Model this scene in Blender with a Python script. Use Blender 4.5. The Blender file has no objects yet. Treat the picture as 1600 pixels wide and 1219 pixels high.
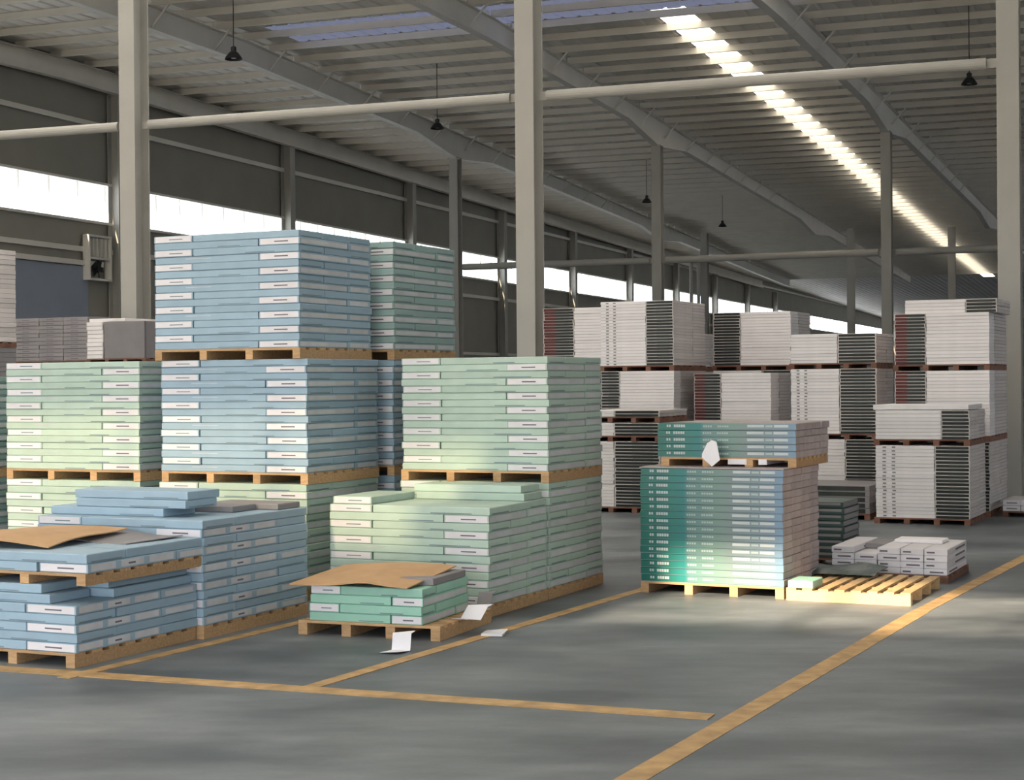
import bpy, math, random
from mathutils import Matrix, Vector
random.seed(7)
sc = bpy.context.scene
COL = sc.collection

# ------------------------------------------------------------------ camera
FPX, CAM_H = 2600.0, 1.75
ROLL, PITCH = math.radians(0.5), math.atan(12.5 / FPX)
cam_d = bpy.data.cameras.new('camera')
cam_d.sensor_fit = 'HORIZONTAL'; cam_d.sensor_width = 36.0
cam_d.lens = 36.0 * FPX / 1600.0
cam_d.clip_end = 800
cam = bpy.data.objects.new('camera', cam_d); COL.objects.link(cam)
_f = Vector((0, math.cos(PITCH), -math.sin(PITCH)))
_u0 = Vector((0, math.sin(PITCH), math.cos(PITCH))); _r0 = Vector((1, 0, 0))
_r = math.cos(ROLL) * _r0 - math.sin(ROLL) * _u0
_u = math.sin(ROLL) * _r0 + math.cos(ROLL) * _u0
m = Matrix.Identity(4)
for i in range(3):
    m[i][0], m[i][1], m[i][2] = _r[i], _u[i], -_f[i]
m[2][3] = CAM_H
cam.matrix_world = m
sc.camera = cam

# ------------------------------------------------------------------ world, sun, exposure
SKY_STRENGTH, SUN_STRENGTH = 4.2, 15.0
SUN_AZ, SUN_EL = math.radians(28), math.radians(25.7)      # travel direction: azimuth from +Y towards +X
w = bpy.data.worlds.new('world'); sc.world = w; w.use_nodes = True
bg = w.node_tree.nodes['Background']
bg.inputs[0].default_value = (0.90, 0.95, 1.0, 1); bg.inputs[1].default_value = SKY_STRENGTH
sd = bpy.data.lights.new('sun', 'SUN'); sd.energy = SUN_STRENGTH; sd.angle = math.radians(0.9); sd.color = (1.0, 0.80, 0.56)
sun = bpy.data.objects.new('sun', sd); COL.objects.link(sun)
_d = Vector((math.sin(SUN_AZ) * math.cos(SUN_EL), math.cos(SUN_AZ) * math.cos(SUN_EL), -math.sin(SUN_EL)))
sun.rotation_euler = _d.to_track_quat('-Z', 'Y').to_euler(); sun.location = (-20, -40, 40)
sc.view_settings.view_transform = 'Standard'; sc.view_settings.look = 'None'
sc.view_settings.gamma = 1.0; sc.view_settings.use_curve_mapping = False
sc.view_settings.exposure = 0.16

# ------------------------------------------------------------------ materials
def srgb(r, g, b):
    f = lambda c: (c / 255 / 12.92) if c / 255 <= 0.04045 else ((c / 255 + 0.055) / 1.055) ** 2.4
    return (f(r), f(g), f(b), 1)

def mat(name, rgb, rough=0.7, vary=0.0, noise=0.0, scale=6.0, metal=0.0, spec=0.3, stretch=(1, 1, 1), bump=0.0):
    """plain procedural material: base colour with per-object variation and object-space noise"""
    M = bpy.data.materials.new(name); M.use_nodes = True
    nt = M.node_tree; N = nt.nodes; L = nt.links
    b = N['Principled BSDF']
    b.inputs['Roughness'].default_value = rough; b.inputs['Metallic'].default_value = metal
    b.inputs['Specular IOR Level'].default_value = spec
    hsv = N.new('ShaderNodeHueSaturation'); hsv.inputs['Color'].default_value = srgb(*rgb)
    val = None
    if vary:
        oi = N.new('ShaderNodeObjectInfo')
        mr = N.new('ShaderNodeMapRange'); mr.inputs[3].default_value = 1 - vary; mr.inputs[4].default_value = 1 + vary
        L.new(oi.outputs['Random'], mr.inputs[0]); val = mr.outputs[0]
    if noise:
        tc = N.new('ShaderNodeTexCoord'); mp = N.new('ShaderNodeMapping'); mp.inputs['Scale'].default_value = stretch
        nz = N.new('ShaderNodeTexNoise'); nz.inputs['Scale'].default_value = scale; nz.inputs['Detail'].default_value = 4
        L.new(tc.outputs['Object'], mp.inputs[0]); L.new(mp.outputs[0], nz.inputs['Vector'])
        m2 = N.new('ShaderNodeMapRange'); m2.inputs[1].default_value = .3; m2.inputs[2].default_value = .7
        m2.inputs[3].default_value = 1 - noise; m2.inputs[4].default_value = 1 + noise
        L.new(nz.outputs[0], m2.inputs[0])
        if val is None: val = m2.outputs[0]
        else:
            mu = N.new('ShaderNodeMath'); mu.operation = 'MULTIPLY'
            L.new(val, mu.inputs[0]); L.new(m2.outputs[0], mu.inputs[1]); val = mu.outputs[0]
        if bump:
            bp = N.new('ShaderNodeBump'); bp.inputs['Strength'].default_value = bump; bp.inputs['Distance'].default_value = .02
            L.new(nz.outputs[0], bp.inputs['Height']); L.new(bp.outputs[0], b.inputs['Normal'])
    if val is not None: L.new(val, hsv.inputs['Value'])
    L.new(hsv.outputs[0], b.inputs['Base Color'])
    return M

def mat_translucent(name, rgb, trans=0.85):
    M = bpy.data.materials.new(name); M.use_nodes = True
    nt = M.node_tree; N = nt.nodes; L = nt.links; N.remove(N['Principled BSDF'])
    t = N.new('ShaderNodeBsdfTranslucent'); t.inputs[0].default_value = srgb(*rgb)
    d = N.new('ShaderNodeBsdfDiffuse'); d.inputs[0].default_value = srgb(*rgb)
    mx = N.new('ShaderNodeMixShader'); mx.inputs[0].default_value = 1 - trans
    L.new(t.outputs[0], mx.inputs[1]); L.new(d.outputs[0], mx.inputs[2])
    L.new(mx.outputs[0], N['Material Output'].inputs[0])
    return M

def mat_glass(name, tint=(.93, .94, .94, 1)):
    M = bpy.data.materials.new(name); M.use_nodes = True
    nt = M.node_tree; N = nt.nodes; L = nt.links; N.remove(N['Principled BSDF'])
    t = N.new('ShaderNodeBsdfTransparent'); t.inputs[0].default_value = tint
    g = N.new('ShaderNodeBsdfGlossy'); g.inputs['Roughness'].default_value = .08
    mx = N.new('ShaderNodeMixShader'); mx.inputs[0].default_value = .06
    L.new(t.outputs[0], mx.inputs[1]); L.new(g.outputs[0], mx.inputs[2])
    L.new(mx.outputs[0], N['Material Output'].inputs[0])
    return M

def mat_floor():
    M = bpy.data.materials.new('polished_concrete'); M.use_nodes = True
    nt = M.node_tree; N = nt.nodes; L = nt.links; b = N['Principled BSDF']
    tc = N.new('ShaderNodeTexCoord')
    mp = N.new('ShaderNodeMapping'); mp.inputs['Rotation'].default_value = (0, 0, math.radians(20)); mp.inputs['Scale'].default_value = (.55, 1.2, 1)
    L.new(tc.outputs['Object'], mp.inputs[0])
    n1 = N.new('ShaderNodeTexNoise'); n1.inputs['Scale'].default_value = .9; n1.inputs['Detail'].default_value = 7; n1.inputs['Roughness'].default_value = .62
    n2 = N.new('ShaderNodeTexNoise'); n2.inputs['Scale'].default_value = 5; n2.inputs['Detail'].default_value = 6
    n3 = N.new('ShaderNodeTexNoise'); n3.inputs['Scale'].default_value = 60; n3.inputs['Detail'].default_value = 2
    for n in (n1, n2, n3): L.new(mp.outputs[0], n.inputs['Vector'])
    r = N.new('ShaderNodeValToRGB')
    r.color_ramp.elements[0].position = .36; r.color_ramp.elements[0].color = srgb(80, 86, 92)
    r.color_ramp.elements[1].position = .64; r.color_ramp.elements[1].color = srgb(128, 133, 137)
    L.new(n1.outputs[0], r.inputs[0])
    r2 = N.new('ShaderNodeMapRange'); r2.inputs[1].default_value = .3; r2.inputs[2].default_value = .7
    r2.inputs[3].default_value = .88; r2.inputs[4].default_value = 1.1
    L.new(n2.outputs[0], r2.inputs[0])
    r3 = N.new('ShaderNodeMapRange'); r3.inputs[1].default_value = .3; r3.inputs[2].default_value = .7
    r3.inputs[3].default_value = .96; r3.inputs[4].default_value = 1.04
    L.new(n3.outputs[0], r3.inputs[0])
    mu = N.new('ShaderNodeMath'); mu.operation = 'MULTIPLY'; L.new(r2.outputs[0], mu.inputs[0]); L.new(r3.outputs[0], mu.inputs[1])
    h = N.new('ShaderNodeHueSaturation'); L.new(r.outputs[0], h.inputs['Color']); L.new(mu.outputs[0], h.inputs['Value'])
    L.new(h.outputs[0], b.inputs['Base Color'])
    rr = N.new('ShaderNodeMapRange'); rr.inputs[1].default_value = .3; rr.inputs[2].default_value = .7
    rr.inputs[3].default_value = .36; rr.inputs[4].default_value = .6
    L.new(n1.outputs[0], rr.inputs[0]); L.new(rr.outputs[0], b.inputs['Roughness'])
    b.inputs['Specular IOR Level'].default_value = .22
    return M

def mat_teal():
    """printed carton front: teal fading to pale grey blue along its length, print and sunlit tone together"""
    M = bpy.data.materials.new('teal_print'); M.use_nodes = True
    nt = M.node_tree; N = nt.nodes; L = nt.links; b = N['Principled BSDF']
    tc = N.new('ShaderNodeTexCoord'); sp = N.new('ShaderNodeSeparateXYZ'); L.new(tc.outputs['Object'], sp.inputs[0])
    mr = N.new('ShaderNodeMapRange'); mr.inputs[1].default_value = -.6; mr.inputs[2].default_value = .6
    L.new(sp.outputs[0], mr.inputs[0])
    r = N.new('ShaderNodeValToRGB'); e = r.color_ramp.elements
    e[0].position = 0; e[0].color = srgb(22, 104, 92); e[1].position = 1; e[1].color = srgb(112, 142, 168)
    for p, c in ((.22, (30, 116, 108)), (.31, (28, 118, 118)), (.345, (92, 132, 130)), (.56, (112, 140, 132)), (.64, (118, 136, 136)), (.9, (122, 140, 154))):
        q = e.new(p); q.color = srgb(*c)
    L.new(mr.outputs[0], r.inputs[0]); L.new(r.outputs[0], b.inputs['Base Color'])
    b.inputs['Roughness'].default_value = .38; b.inputs['Specular IOR Level'].default_value = .5
    return M

M_FLOOR = mat_floor()
M_YELLOW = mat('floor_paint', (182, 148, 102), .6, noise=.26, scale=7)
M_STEEL = mat('painted_steel', (170, 168, 162), .45, noise=.05, scale=1.5)
M_STEEL2 = mat('painted_steel_roof', (222, 218, 210), .5, noise=.05, scale=1.0)
M_SHEET = mat('roof_sheet', (238, 234, 227), .55, noise=.06, scale=.6)
M_CLAD = mat('wall_cladding', (150, 147, 138), .7, noise=.06, scale=.7)
M_GLASS = mat_glass('window_glass')
M_GLASS_DIM = mat_glass('sun_dimming_glass', (.40, .39, .355, 1))  # tinted only to dim the sun falling on the stacks
M_SKYL = mat_translucent('skylight_sheet', (248, 244, 236), .8)
M_BLUEL = mat_translucent('blue_roof_sheet', (112, 118, 142), .15)
M_DOOR = mat('door_paint', (146, 154, 168), .55, noise=.04, scale=1.2)
M_DARK = mat('dark_metal', (38, 38, 40), .5, noise=.1)
M_WOOD = mat('pallet_wood', (192, 156, 116), .75, vary=.16, noise=.18, scale=9, stretch=(1, 6, 6))
M_WOOD_NEW = mat('pallet_wood_pale', (204, 172, 128), .72, vary=.12, noise=.14, scale=9, stretch=(6, 1, 6))
M_WOOD_RED_SHADED = mat('pallet_wood_red_shaded', (126, 92, 78), .8, vary=.2, noise=.2, scale=8)  # reddish wood, darkened to carry the shade under the far stacks
M_BLUE = mat('pale_blue_carton', (156, 180, 197), .55, vary=.06, noise=.05, scale=5)
M_GREEN = mat('pale_green_carton', (182, 202, 190), .55, vary=.06, noise=.05, scale=5)
M_GREYG = mat('grey_green_carton', (152, 176, 174), .55, vary=.07, noise=.05, scale=5)
M_MINT = mat('mint_carton', (156, 202, 184), .5, vary=.05, noise=.05, scale=5)
M_LABEL = mat('carton_label', (226, 222, 226), .5, vary=.05, noise=.03, scale=8)
M_LABEL2 = mat('carton_side_label', (202, 202, 206), .55, vary=.08, noise=.08, scale=8)
M_INK = mat('carton_ink', (120, 138, 146), .6, noise=.1)
M_INKD = mat('carton_ink_dark', (112, 106, 116), .6, noise=.1)
M_TEAL = mat_teal()
M_BOARD = mat('carton_end_board', (184, 172, 172), .8, vary=.12, noise=.12, scale=8)
M_WTXT = mat('white_print', (186, 194, 196), .5, noise=.05)
M_WHITE = mat('white_carton', (238, 234, 235), .55, vary=.05, noise=.04, scale=4)
M_WSIDE = mat('off_white_shaded_flank', (216, 209, 207), .6, vary=.08, noise=.05, scale=4)  # white darkened for shaded flanks; reused on ends and other pale cartons
M_GEND = mat('dark_green_carton_end', (50, 54, 52), .5, vary=.4, noise=.2, scale=10)
M_LINE = mat('grey_end_print', (122, 126, 124), .5, vary=.3, noise=.1)
M_RED = mat('dark_red_print', (96, 46, 44), .5, vary=.15, noise=.1)
M_GREYC = mat('grey_carton', (140, 136, 138), .6, vary=.06, noise=.06, scale=5)
M_CARD = mat('brown_cardboard', (198, 160, 120), .75, noise=.08, scale=5, bump=.15)
M_PAPER = mat('white_paper', (232, 230, 234), .6, noise=.03, scale=6)
M_DKGRN = mat('dark_green_wrap', (62, 82, 80), .4, vary=.1, noise=.15, scale=6)

# ------------------------------------------------------------------ helpers
def mesh_from(name, verts, faces, mats, fm=None, smooth=False):
    me = bpy.data.meshes.new(name); me.from_pydata(verts, [], faces); me.update()
    for q in mats: me.materials.append(q)
    if fm: me.polygons.foreach_set('material_index', fm)
    if smooth: me.polygons.foreach_set('use_smooth', [True] * len(me.polygons))
    return me

class MB:
    """collects simple solids into one mesh"""
    def __init__(s): s.v = []; s.f = []; s.m = []
    def add(s, vs, fs, mi=0):
        o = len(s.v); s.v += [tuple(q) for q in vs]; s.f += [tuple(i + o for i in q) for q in fs]; s.m += [mi] * len(fs)
    def box(s, x0, x1, y0, y1, z0, z1, mi=0):
        s.add([(x0, y0, z0), (x1, y0, z0), (x1, y1, z0), (x0, y1, z0), (x0, y0, z1), (x1, y0, z1), (x1, y1, z1), (x0, y1, z1)],
              [(0, 3, 2, 1), (4, 5, 6, 7), (0, 1, 5, 4), (1, 2, 6, 5), (2, 3, 7, 6), (3, 0, 4, 7)], mi)
    def bar(s, p, q, wd, ht, up=Vector((0, 0, 1)), mi=0):
        p, q = Vector(p), Vector(q); d = (q - p).normalized(); sx = d.cross(up).normalized() * wd / 2; sz = sx.cross(d).normalized() * ht / 2
        vs = [p - sx - sz, p + sx - sz, p + sx + sz, p - sx + sz, q - sx - sz, q + sx - sz, q + sx + sz, q - sx + sz]
        s.add(vs, [(0, 1, 2, 3), (7, 6, 5, 4), (0, 4, 5, 1), (1, 5, 6, 2), (2, 6, 7, 3), (3, 7, 4, 0)], mi)
    def tube(s, p, q, r0, r1=None, n=12, cap=True, mi=0):
        r1 = r0 if r1 is None else r1
        p, q = Vector(p), Vector(q); d = (q - p).normalized()
        a = d.orthogonal().normalized(); b = d.cross(a)
        vs = []
        for c, r in ((p, r0), (q, r1)):
            for k in range(n):
                t = 2 * math.pi * k / n; vs.append(c + a * (r * math.cos(t)) + b * (r * math.sin(t)))
        fs = [(k, (k + 1) % n, n + (k + 1) % n, n + k) for k in range(n)]
        if cap: fs += [tuple(reversed(range(n))), tuple(range(n, 2 * n))]
        s.add(vs, fs, mi)
    def prism(s, poly, y0, y1, mi=0):
        """poly in (x,z), extruded along y"""
        n = len(poly); vs = [(x, y0, z) for x, z in poly] + [(x, y1, z) for x, z in poly]
        s.add(vs, [tuple(range(n)), tuple(reversed(range(n, 2 * n)))] + [((k + 1) % n, k, n + k, n + (k + 1) % n) for k in range(n)], mi)
    def mesh(s, name, mats): return mesh_from(name, s.v, s.f, mats, s.m)
    def obj(s, name, mats, parent=None): return link(name, s.mesh(name, mats if isinstance(mats, (list, tuple)) else [mats]), parent)

def link(name, data, parent=None):
    o = bpy.data.objects.new(name, data); COL.objects.link(o)
    if parent: o.parent = parent
    return o
def tag(o, label=None, cat=None, group=None, kind=None):
    if label: o['label'] = label
    if cat: o['category'] = cat
    if group: o['group'] = group
    if kind: o['kind'] = kind
    return o
def place(o, x, y, z, rz): o.location = (x, y, z); o.rotation_euler = (0, 0, rz); return o

# building frame: b runs along the purlins (to the camera's right), t along the rafters (away from the camera)
BYAW = math.radians(20.6)
OX, OY = 0.31, 26.6
def BT(b, t, z=0.0):
    return Vector((OX + b * math.cos(BYAW) + t * math.sin(BYAW), OY - b * math.sin(BYAW) + t * math.cos(BYAW), z))
WALL_B, RIGHT_B, REAR_T, FAR_T = -22.1, 31.0, -28.0, 205.0
SILL, HEAD = 6.95, 8.3
def roof_z(t):          # underside of the rafters
    pts = [(-40, 10.2), (0, 10.9), (18, 11.2), (36, 11.0), (85, 10.3), (210, 8.7)]
    for (a, za), (c, zc) in zip(pts, pts[1:]):
        if t <= c: return za + (zc - za) * (t - a) / (c - a)
    return pts[-1][1]
RAF_D, PUR_D = 0.62, 0.22
def sheet_z(t): return roof_z(t) + RAF_D + PUR_D
def raf_b(i, t):        # rafters r0..r6
    return [WALL_B, -14.7 - .0390 * t, -7.36 - .0137 * t, 0.0 + .0185 * t, 7.36 + .045 * t, 15.2 + .06 * t, 23.5 + .06 * t][i]

# ------------------------------------------------------------------ floor
fl = MB()
cs = [BT(WALL_B - .2, REAR_T), BT(RIGHT_B + .2, REAR_T), BT(RIGHT_B + .2, FAR_T), BT(WALL_B - .2, FAR_T)]
fl.add([(c.x, c.y, 0) for c in cs] + [(c.x, c.y, -.2) for c in cs], [(0, 1, 2, 3), (7, 6, 5, 4), (0, 4, 5, 1), (1, 5, 6, 2), (2, 6, 7, 3), (3, 7, 4, 0)])
floor = tag(fl.obj('floor', M_FLOOR), 'grey polished concrete warehouse floor with worn patches', 'floor', kind='structure')
ap = MB(); c = BT(5, -78)
ap.add([BT(-75, -128, -.06), BT(80, -128, -.06), BT(80, REAR_T - .02, -.06), BT(-75, REAR_T - .02, -.06)], [(0, 1, 2, 3)])
tag(ap.obj('ground', mat('yard_concrete', (192, 187, 178), .8, noise=.1, scale=.4)), 'unseen concrete yard, pale to bounce light through the open bays', 'ground', kind='structure')  # unseen ground plane, pale to bounce light up to the ceiling

LINE_N = []
def line_mark(p, q, wd, lab):
    LINE_N.append(1); hz = .0016 + .0008 * len(LINE_N)          # each coat of paint lies a little over the one before
    mb = MB(); mb.bar((p[0], p[1], hz / 2), (q[0], q[1], hz / 2), wd, hz)
    return tag(mb.obj('marking_line', M_YELLOW, floor), lab)
line_mark((.02, 6.3), (3.06, 12.50), .135, 'long worn yellow floor line running past the empty pallet')
line_mark((3.06, 12.50), (7.6, 21.2), .12, 'far stretch of the worn yellow floor line beyond the empty pallet')
line_mark((-1.22, 9.5), (2.15, 16.0), .10, 'yellow floor line along the foot of the green stacks')
line_mark((-2.70, 9.95), (-.95, 13.4), .10, 'yellow floor line along the foot of the blue stacks')
line_mark((-5.0, 11.02), (1.02, 8.63), .15, 'yellow cross line in front of the blue stacks')

# ------------------------------------------------------------------ walls
def wall_quad(mb, b0, t0, b1, t1, z0, z1, th=.18):
    p, q = BT(b0, t0), BT(b1, t1); d = (q - p).normalized(); n = Vector((-d.y, d.x, 0)) * th / 2
    vs = [p - n, q - n, q + n, p + n]
    mb.add([(v.x, v.y, z0) for v in vs] + [(v.x, v.y, z1) for v in vs],
           [(0, 3, 2, 1), (4, 5, 6, 7), (0, 1, 5, 4), (1, 2, 6, 5), (2, 3, 7, 6), (3, 0, 4, 7)])
def long_wall(name, b, label):
    mb = MB()
    wall_quad(mb, b, REAR_T, b, FAR_T, 0, SILL)
    ts = [REAR_T, 0, 18, 36, 85, FAR_T]
    for a, c in zip(ts, ts[1:]):
        p, q = BT(b - .09, a), BT(b - .09, c); p2, q2 = BT(b + .09, a), BT(b + .09, c)
        za, zc = sheet_z(a), sheet_z(c)
        mb.add([(p.x, p.y, HEAD), (q.x, q.y, HEAD), (q2.x, q2.y, HEAD), (p2.x, p2.y, HEAD), (p.x, p.y, za), (q.x, q.y, zc), (q2.x, q2.y, zc), (p2.x, p2.y, za)],
               [(0, 3, 2, 1), (4, 5, 6, 7), (0, 1, 5, 4), (1, 2, 6, 5), (2, 3, 7, 6), (3, 0, 4, 7)])
    return tag(mb.obj(name, M_CLAD), label, 'wall', kind='structure')
wl = long_wall('wall_left', WALL_B - .25, 'dark grey clad side wall under a long strip window')
wr = long_wall('wall_right', RIGHT_B + .25, 'dark grey clad wall on the far side of the hall')
mb = MB(); wall_quad(mb, WALL_B - .3, FAR_T, RIGHT_B + .3, FAR_T, 0, 10)
tag(mb.obj('wall_far', M_CLAD), 'distant grey end wall of the hall', 'wall', kind='structure')
mb = MB()
PIER0, PIER1, SILL2, HEAD2, WB0 = 2.05, 3.30, 7.40, 8.95, -8.45     # a solid pier parts the two rear strip windows
wall_quad(mb, WALL_B - .3, REAR_T, RIGHT_B + .3, REAR_T, 4.2, SILL)
wall_quad(mb, 14.0, REAR_T, RIGHT_B + .3, REAR_T, 0, 4.2)  # bays left open for fill light; this end closed to dim right faces
wall_quad(mb, PIER1, REAR_T, RIGHT_B + .3, REAR_T, HEAD, sheet_z(REAR_T))
wall_quad(mb, PIER0, REAR_T, PIER1, REAR_T, SILL, sheet_z(REAR_T))
wall_quad(mb, WB0, REAR_T, PIER0, REAR_T, HEAD2, sheet_z(REAR_T)); wall_quad(mb, WB0, REAR_T, PIER0, REAR_T, SILL, SILL2)
wall_quad(mb, WALL_B - .3, REAR_T, WB0, REAR_T, SILL, sheet_z(REAR_T))
for b in (-21.5, -14.7, -7.4, 0, 7.4, 15.2, 23.5, 30.5): wall_quad(mb, b - .25, REAR_T, b + .25, REAR_T, 0, 4.2)
tag(mb.obj('wall_back', M_CLAD), 'unseen grey rear wall below strip windows, bays left open for fill light', 'wall', kind='structure')

def rail(b, t0, t1, z, h, name, parent, wd=.08):
    mb = MB(); mb.bar(BT(b, t0, z), BT(b, t1, z), wd, h); return mb.obj(name, M_STEEL2, parent)
for z, h in ((6.08, .16), (10.12, .16), (3.2, .14)): rail(WALL_B - .08, -5, FAR_T - 1, z, h, 'girt', wl)
# strip window of the left wall: frame rails, mullions and one pane per field
def strip_window(name, b, ts, label, along_b=False, SILL=SILL, HEAD=HEAD, glass=None):
    P = (lambda s, o, z: BT(s, b + o, z)) if along_b else (lambda s, o, z: BT(b + o, s, z))
    e = link(name, None); tag(e, label, 'window', kind='structure')
    for z, n in ((SILL + .04, 'window_sill'), (HEAD - .04, 'window_head')):
        q = MB(); q.bar(P(ts[0], .05, z), P(ts[-1], .05, z), .22, .08); q.obj(n, M_STEEL2, e)
    q = MB(); q.bar(P(0, 0, SILL + .08), P(0, 0, HEAD - .08), .06, .06, up=Vector((1, 0, 0))); mull = q.mesh('mullion', [M_STEEL2])
    base = P(0, 0, 0)
    step = ts[1] - ts[0]
    g = MB(); a, c = P(0, 0, 0), P(step, 0, 0)
    g.bar(P(.03, 0, (SILL + HEAD) / 2), P(step - .03, 0, (SILL + HEAD) / 2), .012, HEAD - SILL - .16)
    pane = g.mesh('pane', [glass or M_GLASS])
    for k, s in enumerate(ts):
        o = link('mullion', mull, e); o.location = P(s, 0, 0) - base
        if k < len(ts) - 1:
            o = link('pane', pane, e); o.location = P(s, 0, 0) - base
    return e
strip_window('window_1', WALL_B - .2, [-3 + 1.5 * k for k in range(100)], 'long white strip window of many panes high in the side wall')
strip_window('window_2', REAR_T, [PIER1 + 1.5 * k for k in range(19)], 'long strip window above the open rear bays', along_b=True)
strip_window('window_3', REAR_T, [WB0 + 1.5 * k for k in range(8)], 'taller strip window above the open rear bays, beyond the pier', along_b=True, SILL=SILL2, HEAD=HEAD2, glass=M_GLASS_DIM)

# ------------------------------------------------------------------ columns
ISEC = {}
def i_column(p, h, bf, d, rz, label, group, z0=0.0, name='steel_column', foot=True):
    key = (bf, d, round(h, 2))
    if key not in ISEC:
        tf, tw = .03, .02
        a = MB(); a.box(-bf / 2, bf / 2, -d / 2, -d / 2 + tf, 0, h); fr = a.mesh('flange', [M_STEEL])
        a = MB(); a.box(-bf / 2, bf / 2, d / 2 - tf, d / 2, 0, h); bk = a.mesh('flange', [M_STEEL])
        a = MB(); a.box(-tw / 2, tw / 2, -d / 2 + tf, d / 2 - tf, 0, h); wb = a.mesh('web', [M_STEEL])
        a = MB(); a.box(-bf / 2 - .06, bf / 2 + .06, -d / 2 - .06, d / 2 + .06, 0, .03); pl = a.mesh('base_plate', [M_STEEL])
        a = MB(); a.box(-bf / 2, bf / 2, -d / 2, d / 2, h, h + .03); cp = a.mesh('cap_plate', [M_STEEL])
        ISEC[key] = (fr, bk, wb, pl, cp)
    fr, bk, wb, pl, cp = ISEC[key]
    e = link(name, None); place(e, p.x, p.y, z0, rz); tag(e, label, 'column', group, 'structure')
    link('flange', fr, e); link('flange', bk, e); link('web', wb, e); link('cap_plate', cp, e)
    if foot: link('base_plate', pl, e)
    return e
RZ = -BYAW
G = 'steel columns of the hall'
for i, lab in ((1, 'steel column out beyond the blue stacks, nearest row'), (2, 'tall steel column rising behind the stacked blue loads'), (3, 'tall steel column in the middle behind the pale green stack'),
               (4, 'tall steel column at the edge beside the white stacks'), (5, 'steel column past the white stacks, nearest row')):
    i_column(BT(raf_b(i, 0), 0), roof_z(0), .31, .46, RZ, lab, G)
ROW2 = {1: -16.1, 2: -7.85, 3: .67, 4: 9.0, 5: 17.4}
for i, lab in ((1, 'grey column beside the grey-green top load, second row'), (2, 'grey column above the white stacks, second row'), (3, 'grey column beside the skylight strip, second row'),
               (4, 'column of the second row hidden past the edge column'), (5, 'last column of the second row')):
    i_column(BT(ROW2[i], 35.8), roof_z(35.8) - .4, .36, .46, RZ, lab, G)
ROW3 = {1: BT(0, 0), 2: BT(0, 0)}
def pxp(px, Z): return Vector(((px - 800) / FPX * Z, Z, 0))
for p, lab in ((Vector((11.4, 98, 0)), 'distant column with two pipes beside it, third row'), (Vector((19.6, 96, 0)), 'distant column over the low white stack, third row'),
               (Vector((25.3, 95.5, 0)), 'distant column right of the skylight column, third row')):
    tt = (p.x - OX) * math.sin(BYAW) + (p.y - OY) * math.cos(BYAW)
    i_column(p, roof_z(tt) - .1, .40, .46, RZ, lab, G)
for k in range(10):
    t = 21.2 + 11.7 * k
    ords = 'first second third fourth fifth sixth seventh eighth ninth tenth'.split()
    i_column(BT(WALL_B + .12, t), roof_z(t), .40, .42, RZ + math.pi / 2, '%s column standing against the side wall, counted from the camera' % ords[k], 'columns along the side wall', name='wall_column')
# pipes by the third row
for k, x in enumerate((10.55, 10.98)):
    q = MB(); q.tube((0, 0, 0), (0, 0, 9.0), .10); q.box(-.14, .14, -.14, .14, 0, .04)
    o = q.obj('downpipe', M_STEEL); place(o, x, 97.5, 0, 0)
    tag(o, ('thin pale downpipe close to the distant third-row column', 'thin pale downpipe further off from the distant third-row column')[1 - k], 'pipe', kind='structure')

# horizontal tie beams between the columns
def tie(i, j, row_b, t, r, lab):
    p, q = BT(row_b(i) + .17, t, 6.3), BT(row_b(j) - .17, t, 6.3)
    d = (q - p).normalized()
    e = link('tie_beam', None); e.location = p; tag(e, lab, 'beam', 'tie beams between the columns', 'structure')
    L = (q - p).length; rz = math.atan2(d.y, d.x); e.rotation_euler = (0, 0, rz)
    a = MB(); a.tube((.14, 0, 0), (L - .14, 0, 0), r, n=16); a.obj('tube', M_STEEL, e)
    for x0 in (0, L - .16):
        a = MB(); a.box(x0, x0 + .16, -.012, .012, -r * .8, r * .8); a.obj('end_bracket', M_STEEL, e)
nm = ['first', 'second', 'third', 'fourth', 'fifth', 'sixth']
for i in range(1, 5): tie(i, i + 1, lambda k: raf_b(k, 0), 0, .085, 'pale round tie beam, %s bay of the front column row' % nm[i - 1])
for i in range(1, 5): tie(i, i + 1, lambda k: ROW2[k], 35.8, .13, 'pale tie beam, %s bay of the second column row' % nm[i - 1])
def tie_w():
    p, q = BT(WALL_B + .4, 35.8, 6.3), BT(ROW2[1] - .2, 35.8, 6.3)
    e = link('tie_beam', None); e.location = p; tag(e, 'pale tie beam from the side wall to the second column row', 'beam', 'tie beams between the columns', 'structure')
    d = q - p; e.rotation_euler = (0, 0, math.atan2(d.y, d.x))
    a = MB(); a.tube((0, 0, 0), (d.length, 0, 0), .12, n=16); a.obj('tube', M_STEEL, e)
tie_w()

# ------------------------------------------------------------------ roof
SKB0, SKB1, SKT0 = -3.5, -2.5, 19.6
def sheet_strip(name, b0, b1, t0, t1, pitch=.5):
    mb = MB(); prof = [(b0, 0)]; k = math.floor(b0 / pitch) - 1
    while k * pitch < b1:
        for f, z in ((0, 0), (.70, 0), (.78, .035), (.92, .035)):
            x = (k + f) * pitch
            if b0 + .001 < x < b1 - .001: prof.append((x, z))
        k += 1
    prof.append((b1, 0))
    brk = [x for x in (-40, 0, 18, 36, 85, 210) if t0 < x < t1]; ts = [t0] + brk + [t1]
    vs = []
    for t in ts:
        for b, dz in prof: vs.append(BT(b, t, sheet_z(t) + dz))
    W = len(prof); fs = []
    for r in range(len(ts) - 1):
        for k in range(W - 1): fs.append((r * W + k, r * W + k + 1, (r + 1) * W + k + 1, (r + 1) * W + k))
    mb.add(vs, fs); return mb
BLT0, BLT1 = 17.4, 19.6
ceil_e = link('ceiling', None); tag(ceil_e, 'ribbed metal roof on steel purlins and rafters with a skylight strip', 'ceiling', kind='structure')
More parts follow.
